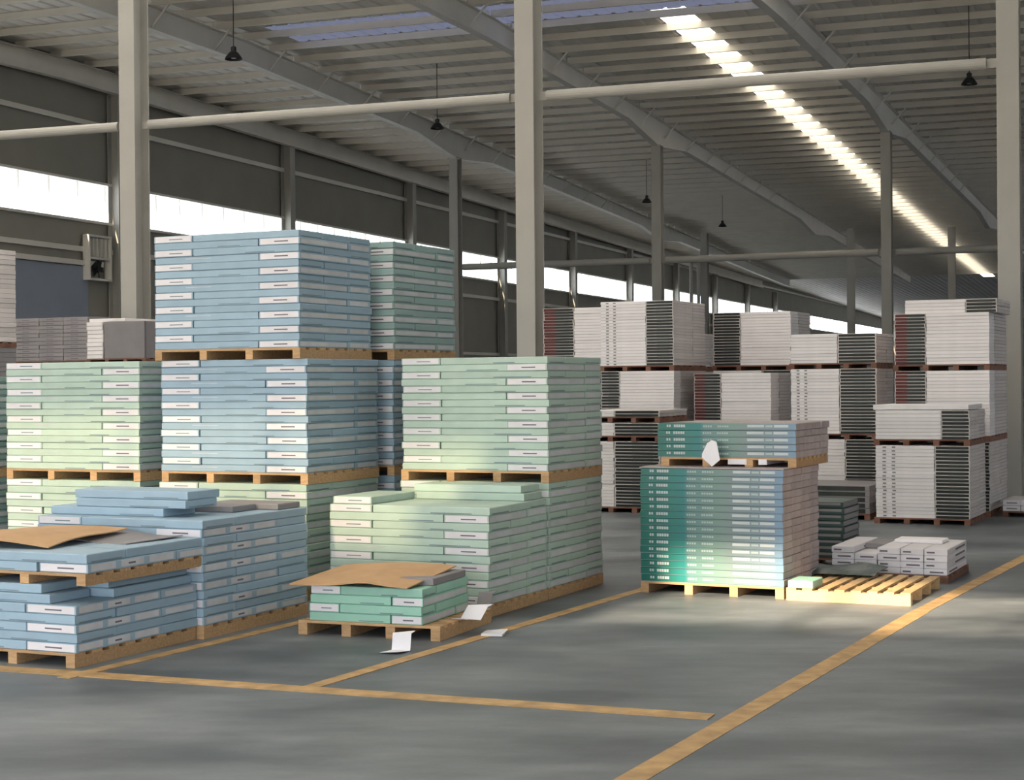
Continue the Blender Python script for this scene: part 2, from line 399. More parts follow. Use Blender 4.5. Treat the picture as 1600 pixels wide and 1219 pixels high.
for k, (b0, b1, t0, t1) in enumerate(((WALL_B - .3, SKB0, BLT1, FAR_T), (SKB1, RIGHT_B + .3, BLT1, FAR_T), (SKB0, SKB1, SKT0 + 62 * 1.72, FAR_T),
                                      (WALL_B - .3, raf_b(1, 18) + 1, BLT0, BLT1), (raf_b(3, 18) + .2, RIGHT_B + .3, BLT0, BLT1))):
    sheet_strip('roof_sheet', b0, b1, t0, t1).obj('roof_sheet', M_SHEET, ceil_e)
REAR_FILL = (-18.5, -12.0, -9.0, -3.0, 3.5)          # unseen skylight strips added over the rear bays to brighten the hall
edges = [WALL_B - .3]
for b in REAR_FILL: edges += [b - .75, b + .75]
edges.append(RIGHT_B + .3)
for k in range(0, len(edges), 2): sheet_strip('roof_sheet', edges[k], edges[k + 1], REAR_T, BLT0).obj('roof_sheet', M_SHEET, ceil_e)
for b in REAR_FILL:
    te = 7.0 if b < -5 else (12.0 if b < 0 else BLT0)
    sheet_strip('s', b - .75, b + .75, REAR_T, te).obj('fill_skylight', M_SKYL, ceil_e)
    if te < BLT0: sheet_strip('s', b - .75, b + .75, te, BLT0).obj('roof_sheet', M_SHEET, ceil_e)
o = sheet_strip('blue', raf_b(1, 18) + 1, raf_b(3, 18) + .2, BLT0, BLT1).obj('blue_roof_sheet', M_BLUEL, ceil_e); tag(o, 'bluish translucent roof sheeting near the ridge')
PSP = 1.72
for k in range(62):
    t0 = SKT0 + k * PSP; mb = MB()
    a, b_, c_, d_ = BT(SKB0, t0, sheet_z(t0) + .01), BT(SKB1, t0, sheet_z(t0) + .01), BT(SKB1, t0 + PSP, sheet_z(t0 + PSP) + .01), BT(SKB0, t0 + PSP, sheet_z(t0 + PSP) + .01)
    up = Vector((0, 0, .012))
    mb.add([a, b_, c_, d_, a + up, b_ + up, c_ + up, d_ + up], [(0, 3, 2, 1), (4, 5, 6, 7), (0, 1, 5, 4), (1, 2, 6, 5), (2, 3, 7, 6), (3, 0, 4, 7)])
    o = mb.obj('skylight_panel', M_SKYL, ceil_e)
    if k == 0: tag(o, 'bright translucent skylight panel')
# purlins: Z sections, one per bay; those far away joined
far = MB()
def purlin_into(mb, i, t):
    b0, b1 = raf_b(i, t), raf_b(i + 1, t); zt = sheet_z(t) - .01
    p, q = BT(b0 + .02, t, 0), BT(b1 - .02, t, 0)
    up = Vector((0, 0, 1)); A = Vector((math.sin(BYAW), math.cos(BYAW), 0))
    for off, z, wd, ht in ((0, zt - PUR_D / 2, .008, PUR_D - .01), (.035, zt - .004, .07, .008), (-.035, zt - PUR_D + .004, .07, .008), (-.07, zt - PUR_D + .02, .008, .035)):
        s = A * off; mb.bar(p + s + up * z, q + s + up * z, wd, ht)
k = 0; t = 9.28
while t < 120:
    for i in range(0, 5):
        if t < 46:
            mb = MB(); purlin_into(mb, i, t); mb.obj('purlin', M_STEEL2, ceil_e)
        else: purlin_into(far, i, t)
    t += PSP
o = far.obj('far_purlins', M_STEEL2, ceil_e); o['kind'] = 'stuff'
# rafters: tapered I girders, deeper at the columns
HA = [(-28, 0), (-4, 0), (0, .38), (4, 0), (31.5, 0), (35.8, .42), (40, 0), (66, 0), (71, .4), (76, 0), (120, 0)]
for i in range(0, 7):
    web = MB(); bot = MB(); top = MB()
    pts = []
    ts = sorted(set([a for a, _ in HA] + [18, 85]))
    def hd(t):
        for (a, da), (c, dc) in zip(HA, HA[1:]):
            if a <= t <= c: return da + (dc - da) * (t - a) / (c - a)
        return 0
    for a, c in zip(ts, ts[1:]):
        ba, bc = raf_b(i, a), raf_b(i, c)
        if i == 0: ba = bc = WALL_B + .3
        ha = hd(a) if i else 0; hc = hd(c) if i else 0
        za, zc = roof_z(a), roof_z(c)
        th = Vector((math.cos(BYAW), -math.sin(BYAW), 0)) * .01
        p0, p1 = BT(ba, a, za - ha), BT(bc, c, zc - hc); q0, q1 = BT(ba, a, za + RAF_D - .01), BT(bc, c, zc + RAF_D - .01)
        web.add([p0 - th, p0 + th, p1 + th, p1 - th, q0 - th, q0 + th, q1 + th, q1 - th], [(0, 3, 2, 1), (4, 5, 6, 7), (0, 1, 5, 4), (1, 2, 6, 5), (2, 3, 7, 6), (3, 0, 4, 7)])
        bot.bar(p0, p1, .26, .03); top.bar(q0, q1, .26, .02)
    w_ = web.obj('rafter', M_STEEL2, ceil_e); bot.obj('bottom_flange', M_STEEL2, w_); top.obj('top_flange', M_STEEL2, w_)
    if i: # stiffeners and fly braces at the purlins
        st = MB(); t = 9.28
        while t < 60:
            b = raf_b(i, t); z0 = roof_z(t)
            for s in (-1, 1): st.bar(BT(b + s * .05, t, z0 + .05), BT(b + s * .62, t, z0 + RAF_D + .05), .05, .05)
            t += PSP * 2
        st.obj('fly_braces', M_STEEL2, w_)

# ------------------------------------------------------------------ door, wall fan
e = link('door_1', None); tag(e, 'large blue-grey sliding door in the side wall', 'door', kind='structure')
db = WALL_B - .10
mb = MB(); mb.bar(BT(db, 13.2, 2.78), BT(db, 19.85, 2.78), .06, 5.5); mb.obj('leaf', M_DOOR, e)
mb = MB(); mb.bar(BT(db + .06, 12.8, 5.64), BT(db + .06, 20.6, 5.64), .1, .16); mb.obj('track', M_STEEL2, e)
mb = MB(); mb.bar(BT(db + .05, 14.6, 3.0), BT(db + .05, 15.6, 3.0), .05, .05); mb.obj('handle', M_DARK, e)
e = link('wall_fan', None); p = BT(WALL_B + .05, 20.2, 5.1); place(e, p.x, p.y, p.z, math.pi / 2 - BYAW)
tag(e, 'dark ventilation fan in a pale square frame on the side wall', 'fan')
fr = MB()
S = 1.25
for (x0, x1, z0, z1) in ((-.62, .62, 0, .07), (-.62, .62, 1.38, 1.45), (-.62, -.55, .07, 1.38), (.55, .62, .07, 1.38), (-.55, .55, .68, .74)): fr.box(x0, x1, -.12, .12, z0, z1)
fr.obj('frame', M_STEEL2, e)
hb = MB(); hb.tube((0, -.06, .37), (0, .06, .37), .10); hb.obj('motor', M_DARK, e)
for k in range(5):
    a = 2 * math.pi * k / 5
    bl = MB(); d = Vector((math.cos(a), 0, math.sin(a))); s = Vector((-math.sin(a), .45, math.cos(a))) * .09
    c0, c1 = Vector((0, 0, .37)) + d * .08, Vector((0, 0, .37)) + d * .28
    n = d.cross(s).normalized() * .006
    bl.add([c0 - s - n, c0 + s - n, c1 + s - n, c1 - s - n, c0 - s + n, c0 + s + n, c1 + s + n, c1 - s + n], [(0, 3, 2, 1), (4, 5, 6, 7), (0, 1, 5, 4), (1, 2, 6, 5), (2, 3, 7, 6), (3, 0, 4, 7)])
    bl.obj('blade', M_DARK, e)
for k in range(5):
    lv = MB(); lv.box(-.5 + .22 * k, -.46 + .22 * k, -.06, .06, .76, 1.36); lv.obj('louvre', M_STEEL2, e)

# ------------------------------------------------------------------ pendant lamps
def lamp(p, zl, zr, lab):
    e = link('pendant_lamp', None); place(e, p.x, p.y, zl, 0); tag(e, lab, 'lamp', 'high bay pendant lamps')
    a = MB(); a.tube((0, 0, .28), (0, 0, zr - zl), .012, n=6); a.obj('cord', M_DARK, e)
    a = MB(); prof = [(.22, 0), (.20, .05), (.11, .17), (.07, .19), (.07, .3), (.03, .33)]
    n = 20; vs = []; fs = []
    for r, z in prof:
        for k in range(n): vs.append((r * math.cos(2 * math.pi * k / n), r * math.sin(2 * math.pi * k / n), z))
    for j in range(len(prof) - 1):
        for k in range(n): fs.append((j * n + k, j * n + (k + 1) % n, (j + 1) * n + (k + 1) % n, (j + 1) * n + k))
    fs.append(tuple(range((len(prof) - 1) * n, len(prof) * n)))
    a.add(vs, fs); a.obj('shade', M_DARK, e)
    a = MB(); a.tube((0, 0, .03), (0, 0, .12), .06, .04, n=12); a.obj('bulb', M_PAPER, e)
for px, Z, lab in ((370, 41.0, 'black pendant lamp hanging high beside the first tall column'), (687, 52.5, 'black pendant lamp hanging just left of the middle column'),
                   (1518, 45.4, 'black pendant lamp hanging by the edge column on a long cord'), (1013, 74.7, 'small black pendant lamp beside the second-row column'),
                   (1131, 86.8, 'smallest black pendant lamp, farthest under the roof')):
    tt = ((px - 800) / FPX * Z - OX) * math.sin(BYAW) + (Z - OY) * math.cos(BYAW)
    lamp(pxp(px, Z), 9.75, sheet_z(tt) - .02, lab)

# ------------------------------------------------------------------ pallets
PH = .09
PAL = {}
def pallet(corner, yaw, W, D, z, label, wood=None, h=PH, swap=False, nb=8, group='wooden pallets', bottom=True):
    wood = wood or M_WOOD
    key = (round(W, 2), round(D, 2), round(h, 3), wood.name, swap, nb)
    if key not in PAL:
        tb, sw = .018, .07
        lst = []
        L1, L2 = (D, W) if swap else (W, D)         # deck boards run along L1
        def bx(u0, u1, v0, v1, z0, z1, nm):
            a = MB()
            if swap: a.box(v0, v1, u0, u1, z0, z1)
            else: a.box(u0, u1, v0, v1, z0, z1)
            return nm, a.mesh(nm, [wood])
        for k in range(4):
            u = k * (L1 - sw) / 3
            lst.append(bx(u, u + sw, 0, L2, 0, h - tb, 'stringer'))
        bwid = L2 / (nb * 1.55)
        for k in range(nb):
            v = k * (L2 - bwid) / (nb - 1); lst.append(bx(0, L1, v, v + bwid, h - tb, h, 'deck_board'))
        PAL[key] = lst
    u = Vector((math.cos(yaw), -math.sin(yaw), 0)); O = Vector((corner[0], corner[1], 0)) - u * W
    e = link('pallet', None); place(e, O.x, O.y, z, -yaw); tag(e, label, 'pallet', group)
    for nme, me in PAL[key]: link(nme, me, e)
    return e

# ------------------------------------------------------------------ cartons
CM = {}
def carton_mesh(lx, ly, T, prints, mats, ends=None):
    """chamfered carton with printed fields. prints: (face, s0, s1, h0, h1, slot)"""
    key = (round(lx, 3), round(ly, 3), round(T, 4), tuple(prints), tuple(q.name for q in mats), ends)
    if key in CM: return CM[key]
    c = .005; X, Y = lx / 2, ly / 2
    vs = []
    for z, i in ((0, c), (c, 0), (T - c, 0), (T, c)):
        vs += [(-X + i, -Y + i, z), (X - i, -Y + i, z), (X - i, Y - i, z), (-X + i, Y - i, z)]
    fs = [(3, 2, 1, 0), (12, 13, 14, 15)]; fm = [0, 0]
    for r in range(3):
        for k in range(4):
            fs.append((r * 4 + k, r * 4 + (k + 1) % 4, r * 4 + 4 + (k + 1) % 4, r * 4 + 4 + k))
            fm.append(ends if (ends is not None and k in (1, 3)) else 0)
    for (face, s0, s1, h0, h1, slot) in prints:
        e = .0008 + .0006 * slot; z0, z1 = h0 * T, h1 * T
        if face == 'f': q = [(-X + s0 * lx, -Y - e, z0), (-X + s1 * lx, -Y - e, z0), (-X + s1 * lx, -Y - e, z1), (-X + s0 * lx, -Y - e, z1)]
        else: q = [(X + e, -Y + s0 * ly, z0), (X + e, -Y + s1 * ly, z0), (X + e, -Y + s1 * ly, z1), (X + e, -Y + s0 * ly, z1)]
        o = len(vs); vs += q; fs.append((o, o + 1, o + 2, o + 3)); fm.append(slot)
    me = mesh_from('flat_carton', vs, fs, mats, fm); CM[key] = me; return me

ORD = 'top second third fourth fifth sixth seventh eighth ninth tenth eleventh twelfth thirteenth fourteenth fifteenth sixteenth seventeenth eighteenth nineteenth twentieth twenty-first twenty-second'.split()
STUFF = {}
def add_stuff(kind, me, M4):
    s = STUFF.setdefault(kind, ([], [], [], []))
    o = len(s[0]); mp = []
    for q in me.materials:
        if q not in s[3]: s[3].append(q)
        mp.append(s[3].index(q))
    s[0].extend([tuple(M4 @ v.co) for v in me.vertices])
    for p in me.polygons: s[1].append(tuple(i + o for i in p.vertices)); s[2].append(mp[p.material_index])

class Load:
    def __init__(s, corner, yaw, W, D, z):
        s.u = Vector((math.cos(yaw), -math.sin(yaw), 0)); s.v = Vector((math.sin(yaw), math.cos(yaw), 0))
        s.O = Vector((corner[0], corner[1], z)) - s.u * W; s.yaw = yaw; s.W = W; s.D = D
    def put(s, me, u0, u1, v0, v1, z, label=None, group=None, stuff=None, jit=.006, name='flat_carton', rot=.005, cat='carton'):
        j = lambda: random.uniform(-jit, jit)
        p = s.O + s.u * ((u0 + u1) / 2 + j()) + s.v * ((v0 + v1) / 2 + j()) + Vector((0, 0, z))
        rz = -s.yaw + random.uniform(-rot, rot)
        if stuff:
            add_stuff(stuff, me, Matrix.Translation(p) @ Matrix.Rotation(rz, 4, 'Z')); return
        o = link(name, me); place(o, p.x, p.y, p.z, rz); tag(o, label, cat, group); return o

def bond_prints(kind, role, seg):
    """print layout for the blue and green cartons; slots 1 label, 2 side label, 3 ink, 4 dark ink"""
    r = random.random(); P = []
    if role == 'A_front':
        if r < .7: P.append(('f', .62, .62 + .3 * random.choice((.7, 1)), .16, .26, 3))
        if r > .5: P.append(('f', .30, .55, .62, .72, 2))
    elif role == 'A_right':
        P.append(('f', .03, .97, .12, .92, 1)); P.append(('f', .38, .72, .42, .58, 4))
        if seg: P += [('r', .03, .30, .2, .9, 2), ('r', .36, .62, .2, .9, 2), ('r', .68, .97, .2, .9, 2), ('r', .44, .52, .4, .6, 4)]
        else: P.append(('r', .02, .98, .18, .8, 2))
    elif role == 'A_back':
        P.append(('r', .1, .9, .18, .8, 2)) if not seg or r < .6 else None
    elif role == 'B_left':
        P.append(('f', .03, .97, .12, .92, 1)); P.append(('f', .40, .75, .42, .55, 3))
    elif role == 'B_front':
        if r < .8: P.append(('f', .50, .50 + random.choice((.2, .28, .35)), .12, .24, 3))
        P.append(('r', .1, .9, .1, .25, 3))
    elif role == 'B_right':
        if r < .6: P.append(('r', .55, .95, .12, .24, 3))
        if seg and r < .5: P.append(('r', .05, .35, .2, .85, 2))
    return [q for q in P if q]

VAR = {}
def bond_mesh(kind, role, lx, ly, T, seg=False):
    key = (kind, role, round(lx, 2), round(ly, 2), round(T, 4), seg)
    body = {'blue': M_BLUE, 'green': M_GREEN, 'greygreen': M_GREYG, 'mint': M_MINT}[kind]
    if key not in VAR:
        VAR[key] = [carton_mesh(lx, ly, T, bond_prints(kind, role, seg), [body, M_LABEL, M_LABEL2, M_INK, M_INKD]) for _ in range(3)]
    return random.choice(VAR[key])
COLN = {'blue': 'pale blue', 'green': 'pale green', 'greygreen': 'grey-green', 'mint': 'mint green'}
ROLE = {'A_front': 'front long side', 'A_right': 'labelled corner end', 'A_back': 'rear corner end',
        'B_left': 'labelled outer end', 'B_front': 'corner long side', 'B_right': 'flank long side'}
CNAME = {'blue': 'blue_carton', 'green': 'green_carton', 'greygreen': 'blue_carton', 'mint': 'green_carton'}
def bond_load(corner, yaw, W, D, z, n, T, kind, where, vis=None, seg=False, first='A', core=True, skip=None):
    """cartons laid in alternating pinwheel layers. vis(role, layer_from_top) -> own object or packed filler"""
    Ld = Load(corner, yaw, W, D, z); wc = .275 * W; g = .004
    for k in range(n):
        zz = k * T; top = n - 1 - k
        lay = 'A' if (k % 2 == 0) == (first == 'A') else 'B'
        if lay == 'A': cells = [('A_front', 0, W - wc, 0, wc), ('A_right', W - wc, W, 0, D - wc), ('A_back', wc, W, D - wc, D), ('left', 0, wc, wc, D)]
        else: cells = [('B_left', 0, wc, 0, D - wc), ('B_front', wc, W, 0, wc), ('B_right', W - wc, W, wc, D), ('back', 0, W - wc, D - wc, D)]
        if core and top == 0: cells.append(('core', wc, W - wc, wc, D - wc))
        wob = random.uniform(-.005, .005)
        for role, u0, u1, v0, v1 in cells:
            if skip and skip(role, top): continue
            me = bond_mesh(kind, role, u1 - u0 - 2 * g, v1 - v0 - 2 * g, T - .0015, seg)
            own = role in ROLE and (vis is None or vis(role, top))
            if own:
                Ld.put(me, u0 + wob, u1 + wob, v0, v1, zz, '%s carton, %s, %s layer down, %s' % (COLN[kind], ROLE[role], ORD[top], where), 'cartons of ' + where, name=CNAME[kind])
            else: Ld.put(me, u0 + wob, u1 + wob, v0, v1, zz, stuff=COLN[kind])

Y25 = math.radians(25)
T0 = .058
# --- centre blue tower (three tiers)
CC = (-1.66, 13.40)
pallet(CC, Y25, 1.45, 1.17, 0, 'floor pallet under the centre tower, hidden behind the front blue stacks')
bond_load(CC, Y25, 1.45, 1.17, PH, 14, .0605, 'green', 'lowest tier of centre tower', vis=lambda r, k: r in ('A_right', 'A_back', 'B_right', 'B_front') and k < 12)
z2 = PH + 14 * .0605
pallet((CC[0] + .01, CC[1]), Y25, 1.44, 1.16, z2, 'pallet between the two lower tiers of the centre blue tower')
bond_load((CC[0] + .01, CC[1]), Y25, 1.44, 1.16, z2 + PH, 16, T0, 'blue', 'middle tier of centre tower')
z3 = z2 + PH + 16 * T0
pallet((CC[0] - .045, CC[1]), Y25, 1.43, 1.16, z3, 'topmost pallet of the centre blue tower')
bond_load((CC[0] - .045, CC[1]), Y25, 1.43, 1.16, z3 + PH, 16, .0595, 'blue', 'top tier of centre tower')
# --- tower behind it
CB = (-1.04, 14.62)
pallet(CB, Y25, 1.4, 1.18, 0, 'floor pallet of the tower behind the centre blue tower')
bond_load(CB, Y25, 1.4, 1.18, PH, 14, .0605, 'blue', 'lowest tier of rear tower', vis=lambda r, k: False)
pallet(CB, Y25, 1.4, 1.18, z2, 'middle pallet of the tower behind the centre blue tower')
bond_load(CB, Y25, 1.4, 1.18, z2 + PH, 16, T0, 'blue', 'middle tier of rear tower', vis=lambda r, k: r in ('A_right', 'B_front', 'B_right'))
pallet((CB[0] + .01, CB[1]), Y25, 1.4, 1.18, z3, 'topmost pallet of the tower behind the centre blue tower')
bond_load((CB[0] + .01, CB[1]), Y25, 1.4, 1.18, z3 + PH, 16, .0595, 'greygreen', 'top tier of rear tower')
# --- outer green tower (two tiers)
CL = (-3.15, 14.07)
pallet(CL, Y25, 1.46, 1.17, 0, 'floor pallet of the outer green tower')
bond_load(CL, Y25, 1.46, 1.17, PH, 14, .0605, 'green', 'lowest tier of outer green tower', vis=lambda r, k: r in ('A_front', 'B_left', 'B_front', 'A_right') and k < 6)
pallet(CL, Y25, 1.45, 1.17, z2, 'pallet between the two tiers of the outer green tower')
bond_load(CL, Y25, 1.45, 1.17, z2 + PH, 16, T0, 'green', 'upper tier of outer green tower')
# --- one more tower cut off by the picture edge
CE = (-4.72, 14.72)
pallet(CE, Y25, 1.46, 1.17, 0, 'floor pallet of the tower cut by the picture edge')
bond_load(CE, Y25, 1.46, 1.17, PH, 14, .0605, 'greygreen', 'lower tier cut by picture edge', vis=lambda r, k: r in ('A_right', 'B_front') and k < 5)
pallet(CE, Y25, 1.46, 1.17, z2, 'upper pallet of the tower cut by the picture edge')
bond_load(CE, Y25, 1.46, 1.17, z2 + PH, 14, T0, 'greygreen', 'upper tier cut by picture edge', vis=lambda r, k: r in ('A_right', 'B_front'))
# --- inner green tower (two tiers), beside the aisle
CR = (.29, 13.36)
pallet(CR, Y25, 1.36, 1.15, 0, 'floor pallet at the rear of the green row along the aisle')
bond_load(CR, Y25, 1.36, 1.15, PH, 14, .0605, 'green', 'lower tier of green aisle tower', vis=lambda r, k: r in ('A_right', 'A_back', 'B_right', 'B_front') or (k < 2))
pallet(CR, Y25, 1.35, 1.15, z2, 'pallet between the two tiers of the green aisle tower')
bond_load(CR, Y25, 1.34, 1.15, z2 + PH, 16, T0, 'green', 'upper tier of green aisle tower')
# --- front green stack, one tier
CG = (-.18, 12.36)
pallet(CG, Y25, 1.38, 1.07, 0, 'floor pallet under the front green stack along the aisle')
bond_load(CG, Y25, 1.38, 1.07, PH, 12, .0605, 'green', 'single green stack in front', skip=lambda r, k: False)
zt = PH + 12 * .0605
Lg = Load(CG, Y25, 1.38, 1.07, zt)
me = bond_mesh('green', 'B_left', .34, .70, .0585)
Lg.put(me, .02, .36, .02, .72, 0, 'pale green carton lying loose on the low green stack, its white end forward', 'loose cartons on the low green stack')
me = bond_mesh('green', 'A_front', .95, .34, .0585)
Lg.put(me, .40, 1.35, .70, 1.04, 0, 'pale green carton lying loose along the back of the low green stack', 'loose cartons on the low green stack')
Lg.put(me, .36, 1.31, .72, 1.06, .06, 'pale green carton uppermost at the back of the low green stack', 'loose cartons on the low green stack')
# --- big front blue stack
CF = (-2.13, 11.42)
pallet(CF, Y25, 1.45, 1.34, 0, 'floor pallet under the stepped blue stack along the yellow line')
bond_load(CF, Y25, 1.45, 1.34, PH, 12, .0605, 'blue', 'stepped blue stack', seg=True)
zt = PH + 12 * .0605
Lf = Load(CF, Y25, 1.45, 1.34, zt)
me1 = bond_mesh('blue', 'A_front', 1.0, .38, .0585); me2 = bond_mesh('blue', 'B_front', .96, .38, .0585)
Lf.put(me1, .0, 1.0, .16, .54, 0, 'pale blue carton lying lowest of three on the stepped blue stack', 'upper cartons on the stepped blue stack')
Lf.put(me2, .22, 1.18, .17, .55, .0605, 'pale blue carton lying between two others on the stepped blue stack', 'upper cartons on the stepped blue stack')
Lf.put(me1, .18, 1.18, .20, .58, .121, 'pale blue carton lying uppermost of three on the stepped blue stack', 'upper cartons on the stepped blue stack')
me = carton_mesh(.62, .30, .045, (), [M_GREYC])
Lf.put(me, .62, 1.24, .66, .96, 0, 'flat grey carton lying behind the three upper blue cartons', 'grey cartons on the stepped blue stack')
Lf.put(me, .80, 1.42, .98, 1.28, 0, 'flat grey carton lying at the rear corner of the stepped blue stack', 'grey cartons on the stepped blue stack')
# --- nearest blue stack with a second pallet on it
CN = (-2.72, 10.29)
pallet(CN, Y25, 1.45, 1.26, 0, 'floor pallet under the nearest blue stack on the cross line')
bond_load((CN[0] + .01, CN[1]), Y25, 1.45, 1.26, PH, 5, .059, 'blue', 'nearest blue stack', seg=True)
zt = PH + 5 * .059
Ln = Load((CN[0] + .01, CN[1]), Y25, 1.45, 1.26, zt)
ma = bond_mesh('blue', 'A_front', 1.06, .38, .057); mbk = bond_mesh('blue', 'B_right', .38, .84, .057, True)
Ln.put(ma, .16, 1.22, .02, .40, 0, 'pale blue carton just under the upper front pallet, nearer the floor', 'cartons under the upper front pallet')
Ln.put(ma, .08, 1.14, .04, .42, .059, 'pale blue carton just under the upper front pallet, touching it', 'cartons under the upper front pallet')
Ln.put(mbk, 1.02, 1.40, .42, 1.26, 0, 'pale blue carton along the flank under the upper front pallet', 'cartons under the upper front pallet')
Ln.put(mbk, .10, .48, .44, 1.24, 0, 'pale blue carton on the outer flank under the upper front pallet', 'cartons under the upper front pallet')
Ln.put(mbk, .98, 1.36, .44, 1.26, .059, 'upper pale blue carton along the flank under the upper front pallet', 'cartons under the upper front pallet')
Ln.put(mbk, .10, .48, .44, 1.24, .059, 'upper pale blue carton on the outer flank under the upper front pallet', 'cartons under the upper front pallet')
zp = zt + .118
CU = (-2.66, 10.33)
pallet(CU, Y25, 1.42, 1.30, zp, 'upper pallet carrying cardboard on the nearest blue stack', h=.075)
bond_load((CU[0] + .01, CU[1]), Y25, 1.42, 1.30, zp + .075, 2, .062, 'blue', 'upper pallet under brown cardboard', seg=True)
# brown cardboard sheet: a curved thin slab
def slab(name, corner, yaw, W, D, z, bend, th, material, label, cat, nx=12, ny=6, group=None):
    u = Vector((math.cos(yaw), -math.sin(yaw), 0)); O = Vector((corner[0], corner[1], 0)) - u * W
    vs = []; fs = []
    for s in (0, 1):
        for j in range(ny + 1):
            for i in range(nx + 1):
                a, b = i / nx, j / ny; vs.append((a * W, b * D, bend(a, b) + s * th))
    n1 = (nx + 1) * (ny + 1); ix = lambda s, i, j: s * n1 + j * (nx + 1) + i
    for j in range(ny):
        for i in range(nx):
            fs.append((ix(1, i, j), ix(1, i + 1, j), ix(1, i + 1, j + 1), ix(1, i, j + 1)))
            fs.append((ix(0, i, j + 1), ix(0, i + 1, j + 1), ix(0, i + 1, j), ix(0, i, j)))
    for i in range(nx):
        fs.append((ix(0, i, 0), ix(0, i + 1, 0), ix(1, i + 1, 0), ix(1, i, 0))); fs.append((ix(0, i + 1, ny), ix(0, i, ny), ix(1, i, ny), ix(1, i + 1, ny)))
    for j in range(ny):
        fs.append((ix(0, 0, j + 1), ix(0, 0, j), ix(1, 0, j), ix(1, 0, j + 1))); fs.append((ix(0, nx, j), ix(0, nx, j + 1), ix(1, nx, j + 1), ix(1, nx, j)))
    o = link(name, mesh_from(name, vs, fs, [material])); place(o, O.x, O.y, z, -yaw); tag(o, label, cat, group); return o
zc = zp + .075 + .124
slab('cardboard_sheet', (-2.98, 10.66), Y25 - .12, 1.2, .95, zc + .006, lambda a, b: .05 * math.sin(a * 3.1) * (1 - b) + .07 * b * math.sin(a * 2.2) + .015 * math.sin(b * 5), .008, M_CARD, 'sagging brown cardboard sheet lying on the nearest blue stack', 'cardboard')
slab('cardboard_sheet', (-2.55, 10.95), Y25 + .1, .75, .55, zc + .004, lambda a, b: .012 * math.sin(a * 6) + .01 * b, .006, M_GREYC, 'crumpled greyish sheet beside the brown cardboard on the nearest blue stack', 'cardboard')
# --- small front pallet with mint cartons and cardboard
YS = math.radians(21)
CS = (-.50, 11.24)
pallet(CS, YS, 1.08, .94, 0, 'low pallet jutting into the aisle with mint cartons and cardboard', h=.10)
bond_load((CS[0] - .12, CS[1] + .05), YS, .86, .82, .10, 4, .062, 'mint', 'mint load on low pallet', seg=False, core=True)
slab('cardboard_sheet', (-.72, 11.26), YS + .03, .92, .80, .10 + 4 * .062 + .012, lambda a, b: .05 * b + .028 * math.sin(a * 2.6) - .02 * (1 - b) * abs(math.sin(a * 5)) - .012 * (1 - a), .007, M_CARD, 'bent brown cardboard sheet on the mint cartons', 'cardboard')
Lm = Load((CS[0] - .12, CS[1] + .05), YS, .86, .82, .10 + 4 * .062)
Lm.put(carton_mesh(.26, .58, .05, (), [M_GREYC]), .60, .86, .20, .78, 0, 'grey flat carton at the corner beside the bent brown cardboard', None)

# loose packing on the floor
def folded_paper(x, y, z, rz, w_, h_, label, tilt=1.2, flap=.7):
    mb = MB(); t = .002
    a = [Vector((-w_ / 2, 0, 0)), Vector((w_ / 2, 0, 0)), Vector((w_ / 2, math.cos(tilt) * h_, math.sin(tilt) * h_)), Vector((-w_ / 2, math.cos(tilt) * h_, math.sin(tilt) * h_))]
    b = [Vector((-w_ / 2, 0, 0)), Vector((w_ / 2, 0, 0)), Vector((w_ / 2 * .9 - .02, -h_ * flap, .012)), Vector((-w_ / 2 - .03, -h_ * flap, .004))]
    c = [a[3], a[2], a[2] + Vector((.01, .05, .012)), a[3] + Vector((.01, .05, -.008))]
    for q in (a, b, c):
        n = (q[1] - q[0]).cross(q[3] - q[0]).normalized() * t
        mb.add(q + [p + n for p in q], [(0, 3, 2, 1), (4, 5, 6, 7), (0, 1, 5, 4), (1, 2, 6, 5), (2, 3, 7, 6), (3, 0, 4, 7)])
    o = mb.obj('packing_paper', M_PAPER); place(o, x, y, z, rz); tag(o, label, 'paper'); return o
folded_paper(-.74, 10.86, .004, -.3, .13, .11, 'folded white packing sheet standing open on the floor by the low pallet', 1.35, 1.2)
folded_paper(-.30, 11.55, .105, -.6, .17, .12, 'crumpled white packing paper on the corner of the low pallet', .75, .6)
mb = MB(); mb.box(-.075, .075, -.05, .05, 0, .016); mb.add([(-.075, .05, .016), (.075, .05, .016), (.085, .11, .03), (-.065, .10, .02)], [(0, 1, 2, 3)])
o = mb.obj('packing_paper', M_PAPER); place(o, -.145, 11.48, 0.003, -.2); tag(o, 'small flat white packing piece on the yellow line beside the low pallet', 'paper')
o = folded_paper(-.235, 12.17, .012, -.5, .12, .2, 'grey crumpled packing sheet leaning on the front green stack', 1.25, .3); o.data.materials[0] = M_GREYC

# ------------------------------------------------------------------ teal printed stack
CT = (2.15, 13.24); YT = math.radians(26)
def teal_mesh(W, dd, T, front):
    P = []
    if front:
        for x0 in (.065, .082): P.append(('f', x0, x0 + .012, .42, .78, 2))
        for x0 in (.118, .135, .152, .170, .187): P.append(('f', x0, x0 + .014, .40, .80, 2))
        for x0 in (.335, .352, .369, .386): P.append(('f', x0, x0 + .012, .42, .70, 3))
        for x0 in (.44, .456, .474, .491, .507): P.append(('f', x0, x0 + .013, .42, .70, 3))
        P += [('f', .655, .775, .42, .80, 2), ('f', .785, .835, .45, .75, 3), ('f', .845, .945, .42, .80, 2)]
        P.append(('f', .0, 1.0, .0, .07, 4))
    return carton_mesh(W - .004, dd - .006, T - .0015, P, [M_TEAL if front else M_BOARD, M_BOARD, M_WTXT, mat_txt2, M_INK], ends=1)
mat_txt2 = mat('pale_print', (168, 184, 182), .5, noise=.05)
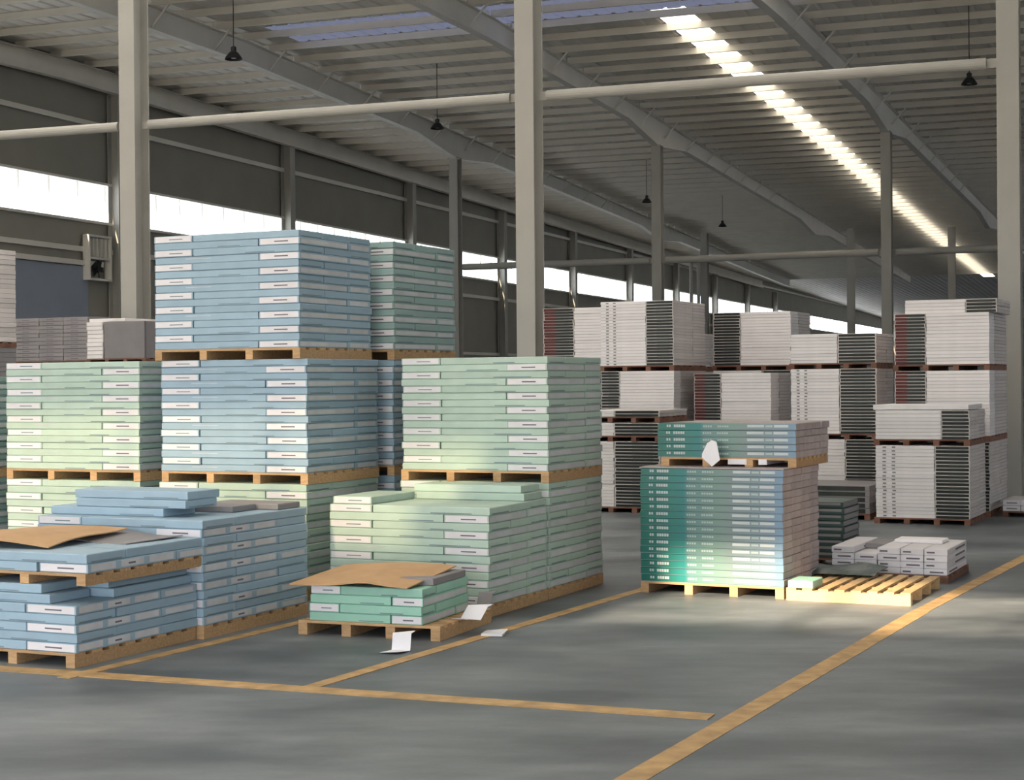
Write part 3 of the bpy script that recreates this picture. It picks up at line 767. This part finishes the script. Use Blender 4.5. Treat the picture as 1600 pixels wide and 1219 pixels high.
def teal_load(corner, W, D, z, n, T, where):
    Ld = Load(corner, YT, W, D, z); nr = 4; dd = D / nr
    for k in range(n):
        j = random.uniform(-.004, .004)
        for r in range(nr):
            nmr = ('front', 'second', 'third', 'rear')[r]
            sh = random.uniform(-.006, .006) if r else 0
            lab = ('teal printed carton, front row, %s layer down, %s' if r == 0 else 'brown-ended carton, ' + nmr + ' row, %s layer down, %s') % (ORD[n - 1 - k], where)
            Ld.put(teal_mesh(W, dd, T, r == 0), j + sh, W + j + sh, r * dd, (r + 1) * dd, k * T, lab, 'cartons of ' + where, jit=.002, rot=.002, name='printed_carton')
pallet(CT, YT, 1.22, 1.04, 0, 'floor pallet under the teal printed stack', h=.095)
teal_load(CT, 1.22, 1.04, .095, 16, .0585, 'large teal stack')
zt = .095 + 16 * .0585
mb = MB(); mb.box(0, 1.23, 0, 1.05, 0, .008)
o = mb.obj('cover_board', M_BOARD); uT = Vector((math.cos(YT), -math.sin(YT), 0)); O = Vector((CT[0], CT[1], 0)) - uT * 1.225
place(o, O.x, O.y, zt, -YT); tag(o, 'thin brown board covering the large teal stack', 'board')
CT2 = (2.285, 13.40)
pallet(CT2, YT, 1.16, .95, zt + .008, 'upper pallet on the large teal stack', h=.075)
teal_load(CT2, 1.19, .97, zt + .083, 5, .0565, 'short teal load on top')
mb = MB(); vs = [(-.055, 0, .07), (.03, 0, 0), (.10, 0, .055), (.06, .03, .20), (.02, .035, .215), (-.02, .03, .19), (-.06, .015, .10)]
n = len(vs); mb.add(vs + [(x, y + .004, z) for x, y, z in vs], [tuple(range(n)), tuple(reversed(range(n, 2 * n)))] + [((k + 1) % n, k, n + k, n + (k + 1) % n) for k in range(n)])
o = mb.obj('paper_sheet', M_PAPER); place(o, 1.60, 13.60, zt + .014, -YT); tag(o, 'white paper sheet hanging on the front of the short teal load', 'paper')
for uu, wdt, lab in ((.60, .16, 'white carton piece tucked under the upper teal pallet, wider one'), (.86, .07, 'small white carton piece tucked under the upper teal pallet')):
    mb = MB(); mb.box(0, wdt, 0, .5, 0, .045); mb.box(.01, wdt - .01, -.003, 0, .008, .037)
    p = O + uT * (uu + .1) + Vector((math.sin(YT), math.cos(YT), 0)) * .20
    o = mb.obj('carton_piece', M_PAPER); place(o, p.x, p.y, zt + .028, -YT); tag(o, lab, 'carton')

# ------------------------------------------------------------------ empty pallet, mint block, wrap
CP = (3.05, 12.78)
pallet(CP, Y25, .98, 1.18, 0, 'empty pale slatted pallet standing in the sunlight', wood=M_WOOD_NEW, h=.10, swap=True, nb=8)
LP = Load(CP, Y25, .98, 1.18, .10)
me = carton_mesh(.20, .30, .06, (('f', .06, .94, .15, .5, 1),), [M_MINT, M_MINT])
LP.put(me, .02, .22, -.01, .29, 0.001, 'small mint green carton on the end of the empty pallet', None)
slab('plastic_wrap', (2.98, 13.72), Y25, .62, .52, .103, lambda a, b: .02 + .018 * math.sin(a * 7) * math.sin(b * 5) + .03 * b, .003, M_DKGRN, 'dark green plastic sheet draped over the back of the empty pallet', 'wrap')
# low white stack behind it
CWH = (3.70, 14.16)
pallet(CWH, Y25, 1.0, 1.0, 0, 'reddish pallet under the low white carton stack', wood=M_WOOD_RED_SHADED, h=.065)
LW = Load((3.69, 14.15), Y25, 1.0, 1.0, .065)
cw = .2; T = .056
heights = [4, 3, 4, 4, 4]
colw = ['first', 'second', 'third', 'fourth', 'last']
me = carton_mesh(cw - .006, .94, T - .0015, (('f', .25, .85, .35, .6, 2), ('r', .1, .5, .3, .6, 2)), [M_LABEL, M_WHITE, M_INKD])
me_b = carton_mesh(cw - .006, .94, T - .0015, (('f', .1, .45, .35, .6, 2), ('r', .4, .9, .3, .6, 2)), [M_LABEL, M_WHITE, M_INKD])
for c_ in range(5):
    for k in range(heights[c_]):
        LW.put(random.choice((me, me_b)), c_ * cw, (c_ + 1) * cw, .02, .96, k * T, 'white carton, %s column from teal stack, %s layer down, low white stack' % (colw[c_], ORD[heights[c_] - 1 - k]), 'cartons of the low white stack', jit=.003, name='white_carton')
LW.put(carton_mesh(.42, .3, .03, (), [M_WHITE]), .45, .87, .5, .8, 4 * T, 'flat white carton lying crosswise on the low white stack', None)
LW.put(carton_mesh(.2, .4, .05, (), [M_GREYC]), .21, .39, .45, .85, 3 * T, 'grey carton in the gap on the low white stack', None)
# dark wrapped stack behind the teal one
CD = (3.05, 15.35)
pallet(CD, Y25, 1.05, .62, 0, 'pallet under the dark green stack behind the teal one', wood=M_WOOD_RED_SHADED, h=.09)
LD = Load(CD, Y25, 1.05, .62, .09)
mD = carton_mesh(1.04, .61, .0565, (('f', .6, .98, .5, .9, 1), ('r', .05, .95, .15, .9, 1)), [M_DKGRN, M_GREYC])
for k in range(9): LD.put(mD, 0, 1.05, 0, .62, k * .058, 'dark green wrapped carton, %s layer down, behind the teal stack' % ORD[8 - k], 'dark green stack behind the teal one', jit=.008, name='wrapped_carton')

# ------------------------------------------------------------------ far white stacks
def white_mesh(role, lx, ly, T, red):
    if role == 'front': P = [('f', .0, 1.0, .0, .10, 2)] ; mats = [M_WHITE, M_LABEL, M_WSIDE]
    elif role == 'front2': P = [('f', .0, 1.0, .0, .10, 2), ('f', .12, .18, .3, .7, 3), ('f', .28, .34, .3, .7, 3)]; mats = [M_WHITE, M_LABEL, M_WSIDE, M_GREYC]
    elif role == 'end': 
        P = [('f', .03, .97, .05, .80, 1), ('f', .40, .85, .70, .90, 3)]; mats = [M_WSIDE, M_GEND, M_RED, M_LINE]
        if red: P.append(('f', .03, .40, .03, .88, 2))
    elif role == 'side': P = [('r', .03, .97, .06, .12, 1)]; mats = [M_WSIDE, M_GREYC]
    else: P = []; mats = [M_WSIDE]
    return carton_mesh(lx, ly, T, P, mats)
def white_load(corner, yaw, W, D, z, n, T, where, own, mirror=False, red=False, endw=.37, kind='white', seams=False):
    Ld = Load(corner, yaw, W, D, z); we = endw * W; g = .003
    for k in range(n):
        top = n - 1 - k
        if not mirror: cells = [('front', 0, W - we, 0, we), ('end', W - we, W, 0, D * .6), ('side', W - we, W, D * .6, D), ('fill', 0, W - we, we, D)]
        else: cells = [('end', 0, we, 0, D * .6), ('front', we, W, 0, we), ('side', W - we, W, we, D), ('fill', 0, W - we, D * .6, D)]
        for role, u0, u1, v0, v1 in cells:
            r2 = 'front2' if role == 'front' and seams else role
            me = white_mesh(r2, u1 - u0 - 2 * g, v1 - v0 - 2 * g, T - .001, red)
            if own and role != 'fill':
                d = {'front': 'white carton, front long side', 'end': 'white carton, dark front end', 'side': 'white carton, flank'}[role]
                Ld.put(me, u0, u1, v0, v1, k * T, '%s, %s layer down, %s' % (d, ORD[top], where), 'cartons of ' + where, jit=.004, name='white_carton')
            else: Ld.put(me, u0, u1, v0, v1, k * T, stuff='white')
def tower(corner, W, D, tiers, where, wood=None, yaw=Y25, **kw):
    """tiers: list of (base z, layers, T, own, kwargs)"""
    for j, (z, n, T, own, k2) in enumerate(tiers):
        nm = ('lowest', 'second', 'third', 'fourth')[j]
        pallet(corner, yaw, W + .02, D, z, '%s pallet of %s' % (nm, where), wood=wood or M_WOOD_RED_SHADED, h=.075, nb=6, group='pallets of the far white stacks')
        a = dict(kw); a.update(k2)
        white_load(corner, yaw, W, D, z + .075, n, T, '%s tier of %s' % (nm, where), own, **a)
TW = .0435
# front right: full load, then a low grey one with a white slab
B4 = (5.41, 19.68)
tower(B4, 1.12, 1.12, [(0, 20, TW, True, {'seams': True}), (.945, 8, TW, True, {'endw': .3})], 'nearest white tower')
LB4 = Load(B4, Y25, 1.12, 1.12, .945 + .075 + 8 * TW)
LB4.put(carton_mesh(1.13, .95, .06, (), [M_WHITE]), -.02, 1.11, .02, .97, .006, 'long flat white carton lying on the low tier by the edge column', None)
tower((5.99, 20.86), 1.19, 1.4, [(0, 20, TW, False, {}), (.945, 19, TW, True, {'mirror': True, 'red': True, 'endw': .34}), (1.85, 15, TW, True, {'mirror': True, 'red': True, 'endw': .34})], 'red-edged white tower')
LT4 = Load((6.07, 20.9), Y25, 1.15, 1.1, 1.85 + .075 + 15 * TW)
white_load((6.10, 20.9), Y25, 1.15, 1.1, 1.85 + .075 + 15 * TW, 4, TW, 'loose layers topping red-edged white tower', True, endw=.34)
tower((4.82, 22.0), 1.16, 1.05, [(0, 20, TW, False, {}), (.945, 20, TW, True, {'seams': True, 'endw': .43}), (1.89, 9, TW, True, {'endw': .45})], 'white tower with low top')
tower((3.58, 23.0), 1.12, 1.1, [(0, 20, TW, False, {}), (.945, 19, TW, False, {'mirror': True, 'endw': .36, 'red': True})], 'the striped white tower in the middle')
tower((4.06, 24.2), 1.18, 1.1, [(0, 20, TW, False, {}), (.945, 20, TW, False, {}), (1.89, 18, TW, False, {'mirror': True, 'endw': .36})], 'the striped white tower behind')
tower((2.27, 23.3), 1.10, 1.4, [(0, 20, TW, False, {}), (.945, 20, TW, False, {'mirror': True, 'endw': .26}), (1.89, 21, TW, True, {'seams': True, 'endw': .38})], 'white tower beside middle column')
tower((1.42, 24.3), 1.05, 1.1, [(0, 20, TW, False, {}), (.945, 20, TW, False, {}), (1.89, 20, TW, False, {'mirror': True, 'endw': .48, 'red': True})], 'the half-hidden white tower by the middle column')
tower((1.94, 21.9), 1.05, 1.1, [(0, 20, TW, False, {'endw': .62}), (.945, 4, TW, False, {'endw': .62}), (1.20, 2, TW, False, {'endw': .62})], 'the short dark tower behind the teal stack')
tower((2.9, 26.0), 1.1, 1.1, [(0, 20, TW, False, {}), (.945, 20, TW, False, {}), (1.89, 12, TW, False, {})], 'the low white tower far behind')
# dark low stack between the towers
pallet((4.42, 20.6), Y25, 1.1, 1.1, 0, 'pallet under the low dark grey stack between the white towers', wood=M_WOOD_RED_SHADED, h=.075)
LK = Load((4.42, 20.6), Y25, 1.1, 1.1, .075)
mK = carton_mesh(1.09, 1.09, .068, (('f', .05, .95, .1, .85, 1),), [M_GREYC, M_GEND])
for k in range(5): LK.put(mK, 0, 1.1, 0, 1.1, k * .07, 'dark grey carton, %s layer down, low stack between the white towers' % ORD[4 - k], 'low dark stack between the white towers')
# white cartons at the foot of the edge column
pallet((7.15, 20.45), Y25, 1.1, .8, 0, 'reddish pallet at the foot of the edge column', wood=M_WOOD_RED_SHADED, h=.075)
LE = Load((7.15, 20.45), Y25, 1.1, .8, .075)
mE = carton_mesh(.212, .78, .068, (('f', .2, .8, .35, .6, 1),), [M_LABEL, M_GREYC])
for c_ in range(5):
    for k in range(2): LE.put(mE, c_ * .22, (c_ + 1) * .22, 0, .8, k * .07, 'white carton near the edge column, %s from the tower, %s layer' % (colw[c_], ('upper', 'lower')[1 - k]), 'white cartons at the foot of the edge column')

# ------------------------------------------------------------------ grey stacks in the dim corner
def grey_load(corner, yaw, W, D, z, n, T, where, body, nx):
    Ld = Load(corner, yaw, W, D, z)
    for k in range(n):
        for c_ in range(nx):
            me = carton_mesh(W / nx - .008, D - .01, T - .002, (('f', .1, .9, .05, .14, 1), ('f', .3, .6, .4, .6, 1)), [body, M_INKD])
            Ld.put(me, c_ * W / nx, (c_ + 1) * W / nx, 0, D, k * T, 'grey carton, %s layer down, %s of %s across, %s' % (ORD[n - 1 - k], colw[c_], ('two', 'five')[nx > 2], where), 'cartons of ' + where, jit=.006, name='grey_carton')
C1 = (-7.2, 22.0)
for j, (z, n) in enumerate(((0, 16), (1.14, 16), (2.28, 20))):
    pallet(C1, Y25, 1.2, .95, z, '%s pallet of the tall grey tower at the picture edge' % ('lowest', 'second', 'third')[j], wood=M_WOOD_RED_SHADED, h=.075, nb=6)
    if j < 2:
        Ld = Load(C1, Y25, 1.2, .95, z + .075)
        for k in range(n): Ld.put(carton_mesh(1.19, .94, .065, (), [M_GREYC]), 0, 1.2, 0, .95, k * .0665, stuff='grey')
    else: grey_load(C1, Y25, 1.2, .95, z + .075, 19, .066, 'tall grey tower', M_WSIDE, 2)
C2 = (-7.05, 27.7)
for j, z in enumerate((0, 1.05, 2.1)):
    pallet(C2, Y25, 2.6, 1.0, z, '%s long pallet of the wide grey stack before the blue-grey door' % ('lowest', 'second', 'third')[j], wood=M_WOOD_RED_SHADED, h=.075, nb=6)
    if j < 2:
        Ld = Load(C2, Y25, 2.6, 1.0, z + .075)
        for k in range(15): Ld.put(carton_mesh(2.58, .99, .0645, (), [M_GREYC]), 0, 2.6, 0, 1.0, k * .065, stuff='grey')
    else: grey_load(C2, Y25, 2.6, 1.0, z + .075, 11, .066, 'wide grey stack before the door', M_GREYC, 5)
C3 = (-5.72, 26.0)
for j, z in enumerate((0, 1.05, 2.1)):
    pallet(C3, Y25, 1.15, 1.1, z, '%s pallet of the grey stack at the foot of the first column' % ('lowest', 'second', 'third')[j], wood=M_WOOD_RED_SHADED, h=.075, nb=6)
    Ld = Load(C3, Y25, 1.15, 1.1, z + .075)
    if j < 2:
        for k in range(15): Ld.put(carton_mesh(1.14, 1.09, .0645, (), [M_GREYC]), 0, 1.15, 0, 1.1, k * .065, stuff='grey')
    else:
        for k in range(9):
            Ld.put(carton_mesh(.32, 1.0, .064, (('f', .05, .95, .1, .9, 1),), [M_WSIDE, M_WHITE]), 0, .33, 0, 1.0, k * .065, 'pale carton end, %s layer down, at the foot of the first column' % ORD[8 - k], 'pale cartons at the foot of the first column')
        me = carton_mesh(.78, 1.05, .58, (('r', .0, .04, 0, 1, 1),), [M_GREYC, M_INKD])
        Ld.put(me, .35, 1.14, 0, 1.05, 0, 'large plain grey crate at the foot of the first column', None, cat='crate', name='crate')
        Ld.put(carton_mesh(.7, .9, .05, (), [M_WHITE]), .02, .72, .05, .95, .586, 'flat white carton on the grey stack by the first column', None)

# joined filler cartons (inner, hidden or too many to count)
LABS = {'pale blue': 'pale blue cartons packed inside and behind the stacks', 'pale green': 'pale green cartons packed inside and behind the stacks', 'grey-green': 'grey-green cartons packed inside the rear stacks',
        'mint green': 'mint green cartons packed inside the low pallet load', 'white': 'white cartons of the farther towers, layer on layer', 'grey': 'grey cartons of the lower tiers in the dim corner'}
for kname, (vs, fs, fm, mats) in STUFF.items():
    o = link(kname.replace(' ', '_').replace('-', '_') + '_carton_filling', mesh_from('carton_filling', vs, fs, mats, fm))
    tag(o, LABS[kname], 'cartons', kind='stuff')
